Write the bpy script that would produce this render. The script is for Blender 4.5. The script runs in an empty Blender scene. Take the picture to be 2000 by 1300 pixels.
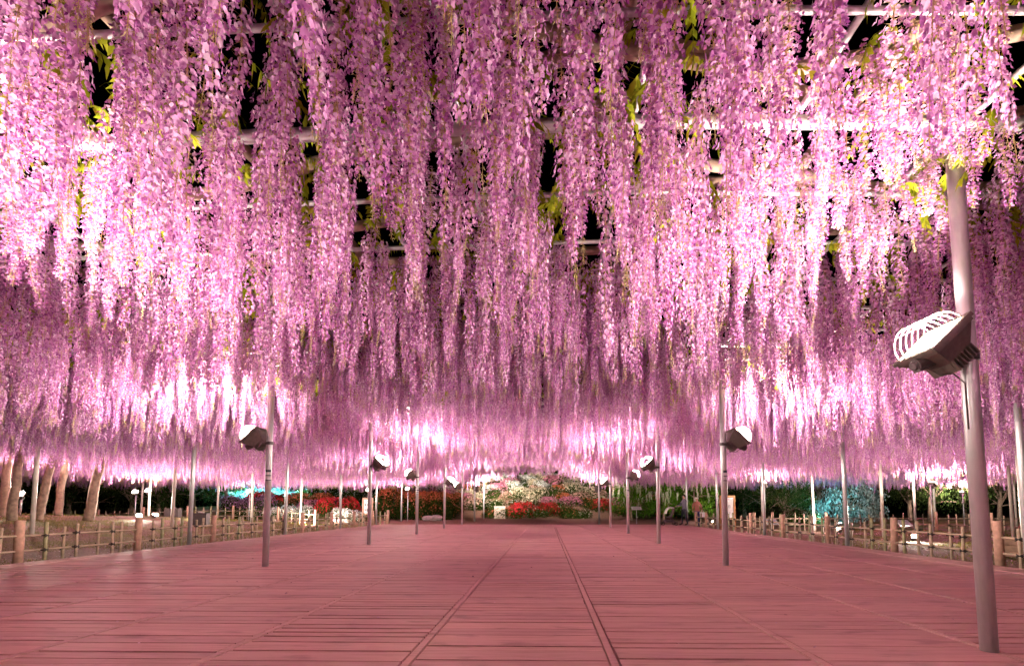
import bpy, math, random
import numpy as np
from mathutils import Vector, Matrix, Euler

R = math.radians
scene = bpy.context.scene
col = scene.collection
random.seed(7)
rng = np.random.default_rng(11)

# ------------------------------------------------------------------ camera
FPX, CX, CY = 900.0, 1049.0, 926.0            # focal length and principal point in photo pixels
PITCH, YAW, HCAM = R(4.0), R(1.1), 1.0
cam_d = bpy.data.cameras.new('camera'); cam = bpy.data.objects.new('camera', cam_d); col.objects.link(cam)
cam_d.sensor_width = 36.0; cam_d.lens = 36.0 * FPX / 2000.0
cam_d.shift_x = -(CX - 1000) / 2000.0; cam_d.shift_y = (CY - 650) / 2000.0
cam_d.clip_start = 0.05; cam_d.clip_end = 600
cam.location = (0, 0, HCAM); cam.rotation_euler = (R(90) + PITCH, 0, YAW)
scene.camera = cam
CAMROT = cam.rotation_euler.to_matrix()

def ray(u, v):
    return CAMROT @ Vector(((u - CX) / FPX, (CY - v) / FPX, -1.0))
def at_depth(u, v, Y):                         # the point of a pixel's ray at a known distance Y
    d = ray(u, v); k = Y / d.y
    return Vector((d.x * k, Y, HCAM + d.z * k))

# ------------------------------------------------------------------ world (night) and exposure
world = bpy.data.worlds.new('World'); scene.world = world; world.use_nodes = True
wn = world.node_tree.nodes; wl = world.node_tree.links
sky = wn.new('ShaderNodeTexSky'); sky.sky_type = 'NISHITA'; sky.sun_disc = False
sky.sun_elevation = R(-6); sky.sun_rotation = R(200)
wl.new(sky.outputs[0], wn['Background'].inputs[0]); wn['Background'].inputs[1].default_value = 0.05
scene.view_settings.view_transform = 'Standard'; scene.view_settings.look = 'None'
scene.view_settings.exposure = 2.32; scene.view_settings.gamma = 1.0
LAMP_W = 150.0                                  # watts of light of one post floodlight
LAMP_COL = (1.0, 0.86, 0.74)
cy = scene.cycles
cy.use_denoising = True
try:
    cy.denoiser = 'OPENIMAGEDENOISE'; cy.denoising_input_passes = 'RGB_ALBEDO_NORMAL'; cy.denoising_prefilter = 'ACCURATE'
except Exception: pass
cy.max_bounces = 6; cy.diffuse_bounces = 4; cy.glossy_bounces = 3; cy.transmission_bounces = 5; cy.transparent_max_bounces = 4
cy.caustics_reflective = False; cy.caustics_refractive = False
cy.sample_clamp_indirect = 6.0; cy.use_adaptive_sampling = True; cy.adaptive_threshold = 0.03

# ------------------------------------------------------------------ materials
def newmat(name):
    m = bpy.data.materials.new(name); m.use_nodes = True
    nt = m.node_tree
    return m, nt.nodes, nt.links, nt.nodes['Principled BSDF']
def ramp(n, stops):
    r = n.new('ShaderNodeValToRGB'); e = r.color_ramp.elements
    while len(e) < len(stops): e.new(0.5)
    for k, (p, c) in enumerate(stops):
        e[k].position = p; e[k].color = (c[0], c[1], c[2], 1)
    return r
def simple(name, c, rough=0.6, metal=0.0, var=0.12, scale=6.0, bump=0.0):
    m, n, l, b = newmat(name)
    tc = n.new('ShaderNodeTexCoord'); nz = n.new('ShaderNodeTexNoise'); nz.inputs['Scale'].default_value = scale
    nz.inputs['Detail'].default_value = 4
    l.new(tc.outputs['Object'], nz.inputs['Vector'])
    r = ramp(n, [(0.25, [x * (1 - var) for x in c]), (0.75, [min(1, x * (1 + var)) for x in c])])
    l.new(nz.outputs['Fac'], r.inputs[0]); l.new(r.outputs[0], b.inputs['Base Color'])
    b.inputs['Roughness'].default_value = rough; b.inputs['Metallic'].default_value = metal
    if bump:
        bp = n.new('ShaderNodeBump'); bp.inputs['Strength'].default_value = bump; bp.inputs['Distance'].default_value = 0.01
        l.new(nz.outputs['Fac'], bp.inputs['Height']); l.new(bp.outputs[0], b.inputs['Normal'])
    return m
def leafy(name, stops, trans=0.35, use_obj_random=0.25):
    """thin leaf or petal: diffuse and translucent, colour from a per-floret tone"""
    m, n, l, b = newmat(name)
    n.remove(b); out = n['Material Output']
    at = n.new('ShaderNodeAttribute'); at.attribute_name = 'tone'
    oi = n.new('ShaderNodeObjectInfo')
    ma = n.new('ShaderNodeMath'); ma.operation = 'MULTIPLY_ADD'
    l.new(oi.outputs['Random'], ma.inputs[0]); ma.inputs[1].default_value = use_obj_random
    l.new(at.outputs['Fac'], ma.inputs[2])
    ms = n.new('ShaderNodeMath'); ms.operation = 'SUBTRACT'; l.new(ma.outputs[0], ms.inputs[0]); ms.inputs[1].default_value = use_obj_random * 0.5
    r = ramp(n, stops); l.new(ms.outputs[0], r.inputs[0])
    d = n.new('ShaderNodeBsdfDiffuse'); t = n.new('ShaderNodeBsdfTranslucent'); mx = n.new('ShaderNodeMixShader')
    l.new(r.outputs[0], d.inputs[0]); l.new(r.outputs[0], t.inputs[0]); mx.inputs[0].default_value = trans
    l.new(d.outputs[0], mx.inputs[1]); l.new(t.outputs[0], mx.inputs[2]); l.new(mx.outputs[0], out.inputs[0])
    return m
def emit(name, c, s):
    m, n, l, b = newmat(name)
    b.inputs['Base Color'].default_value = (0.8, 0.8, 0.8, 1)
    b.inputs['Emission Color'].default_value = (*c, 1); b.inputs['Emission Strength'].default_value = s
    return m

M = {}
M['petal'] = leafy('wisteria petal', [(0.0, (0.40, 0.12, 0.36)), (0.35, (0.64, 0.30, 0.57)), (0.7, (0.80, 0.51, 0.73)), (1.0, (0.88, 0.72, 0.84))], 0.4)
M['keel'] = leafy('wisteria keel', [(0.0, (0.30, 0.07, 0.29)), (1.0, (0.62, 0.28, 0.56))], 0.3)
M['stem'] = leafy('wisteria stem and bud', [(0.0, (0.42, 0.24, 0.12)), (0.5, (0.58, 0.46, 0.22)), (1.0, (0.76, 0.70, 0.40))], 0.3)
M['wleaf'] = leafy('wisteria young leaf', [(0.0, (0.16, 0.20, 0.012)), (0.5, (0.30, 0.34, 0.02)), (1.0, (0.46, 0.47, 0.04))], 0.45)
M['white_petal'] = leafy('white wisteria petal', [(0.0, (0.50, 0.50, 0.34)), (1.0, (0.78, 0.78, 0.66))])
M['bark'] = simple('vine bark', (0.30, 0.20, 0.145), 0.9, 0, 0.45, 9, 0.9)
M['leaf'] = leafy('bush leaf', [(0.0, (0.016, 0.034, 0.008)), (0.5, (0.042, 0.075, 0.014)), (1.0, (0.085, 0.12, 0.028))], 0.3)
M['leaf_bright'] = leafy('bright bush leaf', [(0.0, (0.04, 0.10, 0.01)), (0.5, (0.08, 0.19, 0.018)), (1.0, (0.15, 0.28, 0.03))], 0.3)
M['leaf_dark'] = leafy('dark tree leaf', [(0.0, (0.018, 0.032, 0.010)), (0.5, (0.042, 0.068, 0.018)), (1.0, (0.085, 0.11, 0.03))], 0.3)
M['leaf_silver'] = leafy('silvery leaf', [(0.0, (0.12, 0.16, 0.14)), (0.5, (0.26, 0.32, 0.29)), (1.0, (0.45, 0.5, 0.46))], 0.3)
AZ = {'red': (0.62, 0.035, 0.045), 'magenta': (0.62, 0.07, 0.26), 'pink': (0.70, 0.24, 0.36), 'salmon': (0.72, 0.20, 0.10),
      'cream': (0.80, 0.66, 0.48), 'white': (0.80, 0.78, 0.72), 'lilac': (0.42, 0.20, 0.36), 'blush': (0.78, 0.46, 0.38)}
for k, c in AZ.items():
    M['az_' + k] = leafy(k + ' azalea blossom', [(0.0, [x * 0.6 for x in c]), (0.5, c), (1.0, [min(0.85, x * 1.15 + 0.03) for x in c])], 0.3)
M['grass'] = leafy('grass blade', [(0.0, (0.10, 0.10, 0.02)), (0.5, (0.19, 0.19, 0.03)), (1.0, (0.30, 0.27, 0.05))], 0.3)
M['fallen'] = leafy('fallen petal', [(0.0, (0.35, 0.16, 0.20)), (1.0, (0.75, 0.52, 0.58))], 0.1)

def steel(name, c, rough):
    m, n, l, b = newmat(name)
    tc = n.new('ShaderNodeTexCoord'); mp = n.new('ShaderNodeMapping'); mp.inputs['Scale'].default_value = (14, 14, 2.2)
    nz = n.new('ShaderNodeTexNoise'); nz.inputs['Scale'].default_value = 3; nz.inputs['Detail'].default_value = 5
    l.new(tc.outputs['Object'], mp.inputs[0]); l.new(mp.outputs[0], nz.inputs['Vector'])
    r = ramp(n, [(0.3, [x * 0.86 for x in c]), (0.7, c)]); l.new(nz.outputs['Fac'], r.inputs[0]); l.new(r.outputs[0], b.inputs['Base Color'])
    r2 = ramp(n, [(0.3, [rough + 0.15] * 3), (0.75, [rough - 0.06] * 3)]); l.new(nz.outputs['Fac'], r2.inputs[0]); l.new(r2.outputs[0], b.inputs['Roughness'])
    b.inputs['Metallic'].default_value = 0.6
    return m
M['steel'] = steel('galvanised steel', (0.62, 0.60, 0.60), 0.36)
M['pipe'] = steel('trellis pipe', (0.60, 0.58, 0.58), 0.45)
M['cast'] = simple('floodlight casting', (0.15, 0.115, 0.10), 0.55, 0.3, 0.2, 25, 0.15)
M['cast_dark'] = simple('dark gear casting', (0.10, 0.075, 0.075), 0.5, 0.2, 0.2, 25, 0.15)
M['wire'] = simple('cage wire', (0.55, 0.5, 0.45), 0.35, 0.8, 0.1)
M['glass'] = emit('lit lamp glass', (1.0, 0.87, 0.72), 14.0)
M['cable'] = simple('cable', (0.10, 0.075, 0.07), 0.6)
M['sticker_dark'] = simple('dark blue print', (0.035, 0.03, 0.07), 0.5)
M['sticker_white'] = simple('white print', (0.62, 0.58, 0.60), 0.5)
M['bamboo'] = simple('weathered bamboo', (0.34, 0.24, 0.16), 0.55, 0, 0.3, 7, 0.2)
M['bamboo_green'] = simple('greenish bamboo', (0.27, 0.235, 0.12), 0.5, 0, 0.3, 7, 0.2)
M['fence_post'] = simple('fence post timber', (0.42, 0.24, 0.17), 0.8, 0, 0.3, 12, 0.6)
M['twine'] = simple('black palm twine', (0.022, 0.016, 0.014), 0.9)
M['orange_wood'] = simple('oiled orange timber', (0.42, 0.19, 0.06), 0.55, 0, 0.25, 10, 0.3)
M['plank_wood'] = simple('planter timber', (0.26, 0.16, 0.10), 0.75, 0, 0.3, 10, 0.4)
M['board_white'] = simple('white board', (0.74, 0.72, 0.70), 0.5, 0, 0.04)
M['print_grey'] = simple('grey print', (0.14, 0.13, 0.16), 0.6)
M['cabinet'] = simple('cream painted metal', (0.46, 0.36, 0.29), 0.5, 0, 0.08)
M['soilbag'] = simple('dark soil', (0.06, 0.04, 0.03), 0.95)
M['rock'] = simple('pale rock', (0.45, 0.40, 0.36), 0.9, 0, 0.3, 5, 0.6)

# deck timber: weathered red-brown boards
m, n, l, b = newmat('deck timber'); M['deck'] = m
ge = n.new('ShaderNodeNewGeometry'); mp = n.new('ShaderNodeMapping'); mp.inputs['Scale'].default_value = (1.3, 22, 22)
nz = n.new('ShaderNodeTexNoise'); nz.inputs['Scale'].default_value = 1.6; nz.inputs['Detail'].default_value = 7; nz.inputs['Roughness'].default_value = 0.62
l.new(ge.outputs['Position'], mp.inputs[0]); l.new(mp.outputs[0], nz.inputs['Vector'])
r = ramp(n, [(0.25, (0.52, 0.28, 0.24)), (0.5, (0.68, 0.375, 0.33)), (0.8, (0.75, 0.44, 0.39))]); l.new(nz.outputs['Fac'], r.inputs[0])
n2 = n.new('ShaderNodeTexNoise'); n2.inputs['Scale'].default_value = 2.3; n2.inputs['Detail'].default_value = 6
mp2 = n.new('ShaderNodeMapping'); mp2.inputs['Scale'].default_value = (1.0, 3.0, 1.0); l.new(ge.outputs['Position'], mp2.inputs[0]); l.new(mp2.outputs[0], n2.inputs['Vector'])
r2 = ramp(n, [(0.30, (0.42, 0.40, 0.40)), (0.42, (0.92, 0.92, 0.92)), (0.7, (1.0, 1.0, 1.0))]); l.new(n2.outputs['Fac'], r2.inputs[0])
mm = n.new('ShaderNodeMixRGB'); mm.blend_type = 'MULTIPLY'; mm.inputs[0].default_value = 0.55; l.new(r.outputs[0], mm.inputs[1]); l.new(r2.outputs[0], mm.inputs[2])
at = n.new('ShaderNodeAttribute'); at.attribute_name = 'tone'; oi = n.new('ShaderNodeObjectInfo')
ad = n.new('ShaderNodeMath'); ad.operation = 'ADD'; l.new(at.outputs['Fac'], ad.inputs[0]); l.new(oi.outputs['Random'], ad.inputs[1])
fr = n.new('ShaderNodeMath'); fr.operation = 'FRACT'; l.new(ad.outputs[0], fr.inputs[0])
r3 = ramp(n, [(0.0, (0.84, 0.84, 0.86)), (1.0, (1.0, 1.0, 1.0))]); l.new(fr.outputs[0], r3.inputs[0])
m2 = n.new('ShaderNodeMixRGB'); m2.blend_type = 'MULTIPLY'; m2.inputs[0].default_value = 1; l.new(mm.outputs[0], m2.inputs[1]); l.new(r3.outputs[0], m2.inputs[2])
l.new(m2.outputs[0], b.inputs['Base Color']); b.inputs['Roughness'].default_value = 0.72
bp = n.new('ShaderNodeBump'); bp.inputs['Strength'].default_value = 0.35; bp.inputs['Distance'].default_value = 0.006
l.new(nz.outputs['Fac'], bp.inputs['Height']); l.new(bp.outputs[0], b.inputs['Normal'])

# ground: soil, worn grass
m, n, l, b = newmat('soil and worn grass'); M['ground'] = m
ge = n.new('ShaderNodeNewGeometry')
nz = n.new('ShaderNodeTexNoise'); nz.inputs['Scale'].default_value = 0.55; nz.inputs['Detail'].default_value = 6; l.new(ge.outputs['Position'], nz.inputs['Vector'])
nf = n.new('ShaderNodeTexNoise'); nf.inputs['Scale'].default_value = 22; nf.inputs['Detail'].default_value = 5; l.new(ge.outputs['Position'], nf.inputs['Vector'])
rs = ramp(n, [(0.3, (0.19, 0.10, 0.065)), (0.7, (0.42, 0.235, 0.165))]); l.new(nf.outputs['Fac'], rs.inputs[0])
rg = ramp(n, [(0.3, (0.12, 0.115, 0.022)), (0.7, (0.29, 0.24, 0.055))]); l.new(nf.outputs['Fac'], rg.inputs[0])
rm = ramp(n, [(0.44, (0, 0, 0)), (0.58, (1, 1, 1))]); l.new(nz.outputs['Fac'], rm.inputs[0])
ga = n.new('ShaderNodeAttribute'); ga.attribute_name = 'grassy'
mu = n.new('ShaderNodeMath'); mu.operation = 'MULTIPLY'; l.new(rm.outputs[0], mu.inputs[0]); l.new(ga.outputs['Fac'], mu.inputs[1])
mx = n.new('ShaderNodeMixRGB'); l.new(mu.outputs[0], mx.inputs[0]); l.new(rs.outputs[0], mx.inputs[1]); l.new(rg.outputs[0], mx.inputs[2])
l.new(mx.outputs[0], b.inputs['Base Color']); b.inputs['Roughness'].default_value = 0.95
bp = n.new('ShaderNodeBump'); bp.inputs['Strength'].default_value = 0.6; bp.inputs['Distance'].default_value = 0.03
l.new(nf.outputs['Fac'], bp.inputs['Height']); l.new(bp.outputs[0], b.inputs['Normal'])

# ------------------------------------------------------------------ mesh helpers
class MB:
    def __init__(s): s.v = []; s.f = []; s.m = []; s.t = []
    def add(s, vs, fs, mi=0, tone=0.5):
        o = len(s.v); s.v += [tuple(p) for p in vs]
        for f in fs: s.f.append(tuple(i + o for i in f)); s.m.append(mi); s.t.append(tone)
    def box(s, c, d, mi=0, rot=None, taper=1.0, tone=0.5):
        x, y, z = d[0] / 2, d[1] / 2, d[2] / 2; k = taper
        vs = [(-x, -y, -z), (x, -y, -z), (x, y, -z), (-x, y, -z), (-x * k, -y * k, z), (x * k, -y * k, z), (x * k, y * k, z), (-x * k, y * k, z)]
        vs = [Vector(p) for p in vs]
        if rot is not None: vs = [rot @ p for p in vs]
        c = Vector(c)
        s.add([p + c for p in vs], [(0, 3, 2, 1), (4, 5, 6, 7), (0, 1, 5, 4), (1, 2, 6, 5), (2, 3, 7, 6), (3, 0, 4, 7)], mi, tone)
        return s
    def tube(s, pts, rad, seg=8, mi=0, cap=True, tone=0.5):
        pts = [Vector(p) for p in pts]; n = len(pts)
        if not hasattr(rad, '__len__'): rad = [rad] * n
        vs = []; up = None
        for i, p in enumerate(pts):
            t = (pts[min(i + 1, n - 1)] - pts[max(i - 1, 0)]).normalized()
            if up is None:
                up = Vector((0, 0, 1)) if abs(t.z) < 0.9 else Vector((1, 0, 0))
            a = (up - t * up.dot(t)).normalized(); up = a; bb = t.cross(a)
            for k in range(seg):
                an = 2 * math.pi * k / seg
                vs.append(p + (a * math.cos(an) + bb * math.sin(an)) * rad[i])
        fs = []
        for i in range(n - 1):
            for k in range(seg):
                k2 = (k + 1) % seg
                fs.append((i * seg + k, i * seg + k2, (i + 1) * seg + k2, (i + 1) * seg + k))
        if cap:
            fs.append(tuple(range(seg - 1, -1, -1))); fs.append(tuple((n - 1) * seg + k for k in range(seg)))
        s.add(vs, fs, mi, tone)
        return s
    def mesh(s, name, mats, smooth=False):
        me = bpy.data.meshes.new(name); me.from_pydata(s.v, [], s.f); me.update()
        for mt in (mats if isinstance(mats, (list, tuple)) else [mats]): me.materials.append(M[mt] if isinstance(mt, str) else mt)
        me.polygons.foreach_set('material_index', s.m)
        if smooth: me.polygons.foreach_set('use_smooth', [True] * len(s.f))
        a = me.attributes.new('tone', 'FLOAT', 'FACE'); a.data.foreach_set('value', s.t)
        return me

def obj(name, me, parent=None, loc=(0, 0, 0), rot=(0, 0, 0), scl=(1, 1, 1)):
    o = bpy.data.objects.new(name, me); col.objects.link(o)
    o.parent = parent; o.location = loc; o.rotation_euler = rot; o.scale = scl
    return o
def tag(o, label=None, cat=None, group=None, kind=None):
    if label: o['label'] = label
    if cat: o['category'] = cat
    if group: o['group'] = group
    if kind: o['kind'] = kind
    return o
def thing(name, label, cat, loc=(0, 0, 0), rz=0.0, group=None):
    o = obj(name, None, None, loc, (0, 0, rz)); return tag(o, label, cat, group)
def copy_tree(o, parent=None):
    c = o.copy(); col.objects.link(c); c.parent = parent
    for ch in list(o.children): copy_tree(ch, c)
    return c
def smooth01(x): x = max(0.0, min(1.0, x)); return x * x * (3 - 2 * x)
def vnoise(x, y, seed=0):
    def h(i, j):
        t = math.sin(i * 127.1 + j * 311.7 + seed * 74.7) * 43758.5453
        return t - math.floor(t)
    i, j = math.floor(x), math.floor(y); fx, fy = smooth01(x - i), smooth01(y - j)
    return (h(i, j) * (1 - fx) + h(i + 1, j) * fx) * (1 - fy) + (h(i, j + 1) * (1 - fx) + h(i + 1, j + 1) * fx) * fy

# ------------------------------------------------------------------ layout of the place (metres)
ROW_L, ROW_R, EDGE_L, EDGE_R = -4.72, 3.08, -9.3, 7.65
STEP = 4.545
def DN(k): return 3.2 + STEP * (k + 1)          # depth of the k-th cross row of posts
def DR(k): return 3.34 + 4.70 * (k + 1)         # the visitors-side row stands a little further on
DECK_X0, DECK_X1, DECK_Y0, DECK_Y1 = -9.45, 7.75, -8.0, 26.4
TRELLIS = 3.68
def ridge(x): return TRELLIS + 0.13 * max(0.0, 1 - abs(x - 0.8) / 5.5)

def ground_z(x, y):
    z = -0.10
    z += 0.78 * math.exp(-(((x + 20) / 6.5) ** 2 + ((y - 13) / 7.0) ** 2)) * smooth01((-10.0 - x) / 5.0)
    z += 0.42 * math.exp(-(((x + 17) / 7.0) ** 2 + ((y - 21) / 6.0) ** 2)) * smooth01((-10.0 - x) / 5.0)
    z += 0.16 * smooth01((y - 26.5) / 5.0)
    z += 1.0 * smooth01((y - 29.5) / 6.0) * smooth01((-10.5 - x) / 3.0) * smooth01((x + 30) / 4.0)   # bank of azaleas
    r2 = ((x + 1.0) / 17.0) ** 2 + ((y - 47.5) / 10.8) ** 2      # the azalea mound
    if r2 < 1: z += 3.75 * (1 - r2) ** 0.85 * (1 - 0.25 * smooth01((abs(x + 1) - 4) / 9))
    return z

# ground sheet: fine in the middle, reaching the horizon
xs = np.concatenate([[-400, -150, -70], np.arange(-40, 38.1, 0.8), [70, 150, 400]])
ys = np.concatenate([[-300, -80, -20], np.arange(-10, 70.1, 0.8), [110, 200, 500]])
vs = []; gr = []
for yy in ys:
    for xx in xs:
        dz = 0.03 * (vnoise(xx * 0.9, yy * 0.9) - 0.5) + 0.05 * (vnoise(xx * 0.3, yy * 0.3, 3) - 0.5)
        inside = DECK_X0 - 0.6 < xx < DECK_X1 + 0.6 and yy < DECK_Y1 + 0.6
        vs.append((xx, yy, ground_z(xx, yy) + (dz if not inside else dz - 0.05)))
        g = smooth01((DECK_X0 - 0.8 - xx) / 3.0) * (0.45 + 0.75 * smooth01((yy - 9) / 7)) + 0.85 * smooth01((xx - DECK_X1 - 1.0) / 2.5)
        gr.append(min(1.0, g))
nx = len(xs)
fs = [(j * nx + i, j * nx + i + 1, (j + 1) * nx + i + 1, (j + 1) * nx + i) for j in range(len(ys) - 1) for i in range(nx - 1)]
me = bpy.data.meshes.new('ground'); me.from_pydata(vs, [], fs); me.materials.append(M['ground'])
a = me.attributes.new('grassy', 'FLOAT', 'POINT'); a.data.foreach_set('value', gr)
me.polygons.foreach_set('use_smooth', [True] * len(fs))
tag(obj('ground', me), kind='structure')

# ------------------------------------------------------------------ deck: boards in panels between long battens
deck_b = MB()
for yj in np.arange(DECK_Y0 + 0.3, DECK_Y1, 1.2): deck_b.box(((DECK_X0 + DECK_X1) / 2, yj, -0.085), (DECK_X1 - DECK_X0 - 0.05, 0.09, 0.09))
deck_b.box((DECK_X0 - 0.012, (DECK_Y0 + DECK_Y1) / 2, -0.075), (0.03, DECK_Y1 - DECK_Y0, 0.13))
deck_b.box((DECK_X1 + 0.012, (DECK_Y0 + DECK_Y1) / 2, -0.075), (0.03, DECK_Y1 - DECK_Y0, 0.13))
deck_b.box(((DECK_X0 + DECK_X1) / 2, DECK_Y1 + 0.02, -0.075), (DECK_X1 - DECK_X0, 0.03, 0.13))
M['joist'] = simple('joist timber', (0.16, 0.10, 0.08), 0.9, 0, 0.2)
deck = tag(obj('deck', deck_b.mesh('deck_frame', 'joist')), kind='structure')
unit = MB().box((0, 0, 0), (1, 1, 1)).mesh('plank', 'deck')
joints = [0.44 + 1.34 * k for k in range(-8, 7)]
edges = [DECK_X0] + [x for x in joints if DECK_X0 + 0.4 < x < DECK_X1 - 0.4] + [DECK_X1]
planks = []
for a0, a1 in zip(edges[:-1], edges[1:]):
    y = DECK_Y0 + random.random() * 0.1
    loose = 0.5
    while y < DECK_Y1 - 0.02:
        if random.random() < 0.12: loose = random.choice((0.12, 0.3, 0.75))
        w = random.choice((0.088, 0.09, 0.09, 0.12, 0.14, 0.185, 0.19))
        w = min(w, DECK_Y1 - y)
        gap = random.uniform(0.014, 0.032) if random.random() < loose * 0.9 else random.uniform(0.004, 0.010)
        sk = random.gauss(0, 0.0012)
        planks.append((a0 + 0.036 + random.uniform(0, 0.006), a1 - 0.036 - random.uniform(0, 0.006), y, y + w, random.gauss(0, 0.0014), sk))
        y += w + gap
def plank_key(p):
    cxp, cyp = (p[0] + p[1]) / 2, (p[2] + p[3]) / 2
    vis = cyp > 2.75 and abs(cxp + 0.2) < 1.02 * cyp + 0.75
    return (0 if vis else 1, math.hypot(cxp, cyp))
planks.sort(key=plank_key)
for p in planks[:300]:
    obj('plank', unit, deck, ((p[0] + p[1]) / 2, (p[2] + p[3]) / 2, -0.017 + p[4]), (0, 0, p[5]), (p[1] - p[0], p[3] - p[2], 0.034))
pb = MB()
for p in planks[300:]:
    pb.box(((p[0] + p[1]) / 2, (p[2] + p[3]) / 2, -0.017 + p[4]), (p[1] - p[0], p[3] - p[2], 0.034), rot=Matrix.Rotation(p[5], 3, 'Z'), tone=random.random())
tag(obj('planks', pb.mesh('planks', 'deck'), deck), kind='stuff')
for x in edges[1:-1]:
    y = DECK_Y0
    while y < DECK_Y1 - 0.1:
        L = min(random.choice((1.8, 2.7, 3.6)), DECK_Y1 - y)
        obj('batten', unit, deck, (x + random.gauss(0, 0.002), y + L / 2, -0.013 + random.gauss(0, 0.001)), (0, 0, random.gauss(0, 0.0006)), (0.048, L - 0.006, 0.034))
        y += L

# ------------------------------------------------------------------ the trellis: posts on a grid, pipes overhead
trellis = thing('wisteria_trellis', 'galvanised steel pipe trellis on tall posts carrying the pink wisteria', 'trellis', (0, 0, 0))
def post_mesh(r, h, mat):
    b = MB(); b.tube([(0, 0, 0), (0, 0, h)], r, 20); b.tube([(0, 0, h * 0.60), (0, 0, h * 0.60 + 0.006)], r + 0.0025, 20)
    return b.mesh('post', mat, True)
big_post = post_mesh(0.051, TRELLIS + 0.2, 'steel'); thin_post = post_mesh(0.050, TRELLIS + 0.5, 'steel')
M['pale_post'] = simple('pale lacquered post', (0.62, 0.54, 0.47), 0.45, 0.1, 0.14, 5)
lawn_post = post_mesh(0.052, TRELLIS + 0.5, 'pale_post')
posts = {}
def add_post(x, k, me, zb=None):
    yv = DR(k) if x == ROW_R else DN(k); zb = 0.0 if zb is None else zb
    p = obj('post', me, trellis, (x, yv, zb), (R(random.gauss(0, 0.25)), R(random.gauss(0, 0.25)), random.random() * 6)); posts[(x, k)] = p
    return p
for k in range(-3, 7): add_post(ROW_L, k, big_post, 0.002 if DN(k) < DECK_Y1 else ground_z(ROW_L, DN(k)) - 0.05)
for k in range(-3, 5): add_post(ROW_R, k, big_post, 0.002 if DR(k) < DECK_Y1 else ground_z(ROW_R, DR(k)) - 0.05)
for k in range(-1, 6): add_post(EDGE_L - 0.28, k, thin_post, ground_z(EDGE_L - 0.28, DN(k)) - 0.1)
for k in range(-1, 5): add_post(EDGE_R + 0.22, k, thin_post, ground_z(EDGE_R + 0.22, DN(k)) - 0.1)
for x in (-13.9, -18.5, -23.0, -27.5, 12.2, 16.8, 21.4, 26.0):
    for k in range(0, 5): add_post(x + random.gauss(0, 0.12), k, lawn_post, ground_z(x, DN(k)) - 0.1)
st = MB()                                            # notices stuck round the middle posts
for (z0, z1, mi) in ((1.585, 1.625, 0), (1.535, 1.583, 1), (1.52, 1.534, 0), (1.455, 1.505, 1), (1.44, 1.4545, 0)):
    vs = []; fs = []
    for i in range(7):
        an = R(-120 + 100 * i / 6); r0 = 0.0535
        vs += [(r0 * math.cos(an), r0 * math.sin(an), z0), (r0 * math.cos(an), r0 * math.sin(an), z1)]
    st.add(vs, [(2 * i, 2 * i + 2, 2 * i + 3, 2 * i + 1) for i in range(6)], mi)
stm = st.mesh('sticker', ['sticker_dark', 'sticker_white'])
for (x, k, rz) in ((ROW_L, 0, 10), (ROW_R, 0, 0), (ROW_L, 2, 10), (ROW_R, 2, 0)):
    s_ = obj('sticker', stm, posts[(x, k)]); s_.rotation_euler = (0, 0, R(rz) - posts[(x, k)].rotation_euler.z)
XW0, XW1 = -30.0, 28.0
bend = lambda y, dz=0.0: [(x, y, ridge(x) + dz) for x in (XW0, -4.7, -2.0, 0.8, 3.4, 6.3, XW1)]
y = DN(-1) - 2 * STEP
i = 0
while y < 34.5:
    big = (i % 6 == 0)
    obj('crossbeam' if big else 'crossbar', MB().tube(bend(y), 0.046 if big else 0.021, 10).mesh('crossbar', 'pipe', True), trellis)
    y += STEP / 6; i += 1
for x in (-27.5, -23, -18.5, -13.9, -11.5, EDGE_L, -7.8, -6.2, ROW_L, -3.4, -1.52, -0.63, 0.65, 1.83, ROW_R, 4.6, 6.1, EDGE_R, 9.9, 12.2, 16.8, 21.4, 26):
    z = ridge(x) + 0.055
    obj('long_beam', MB().tube([(x, -6.5, z), (x, 34.3, z)], 0.024, 8).mesh('long_beam', 'pipe', True), trellis)

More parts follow.
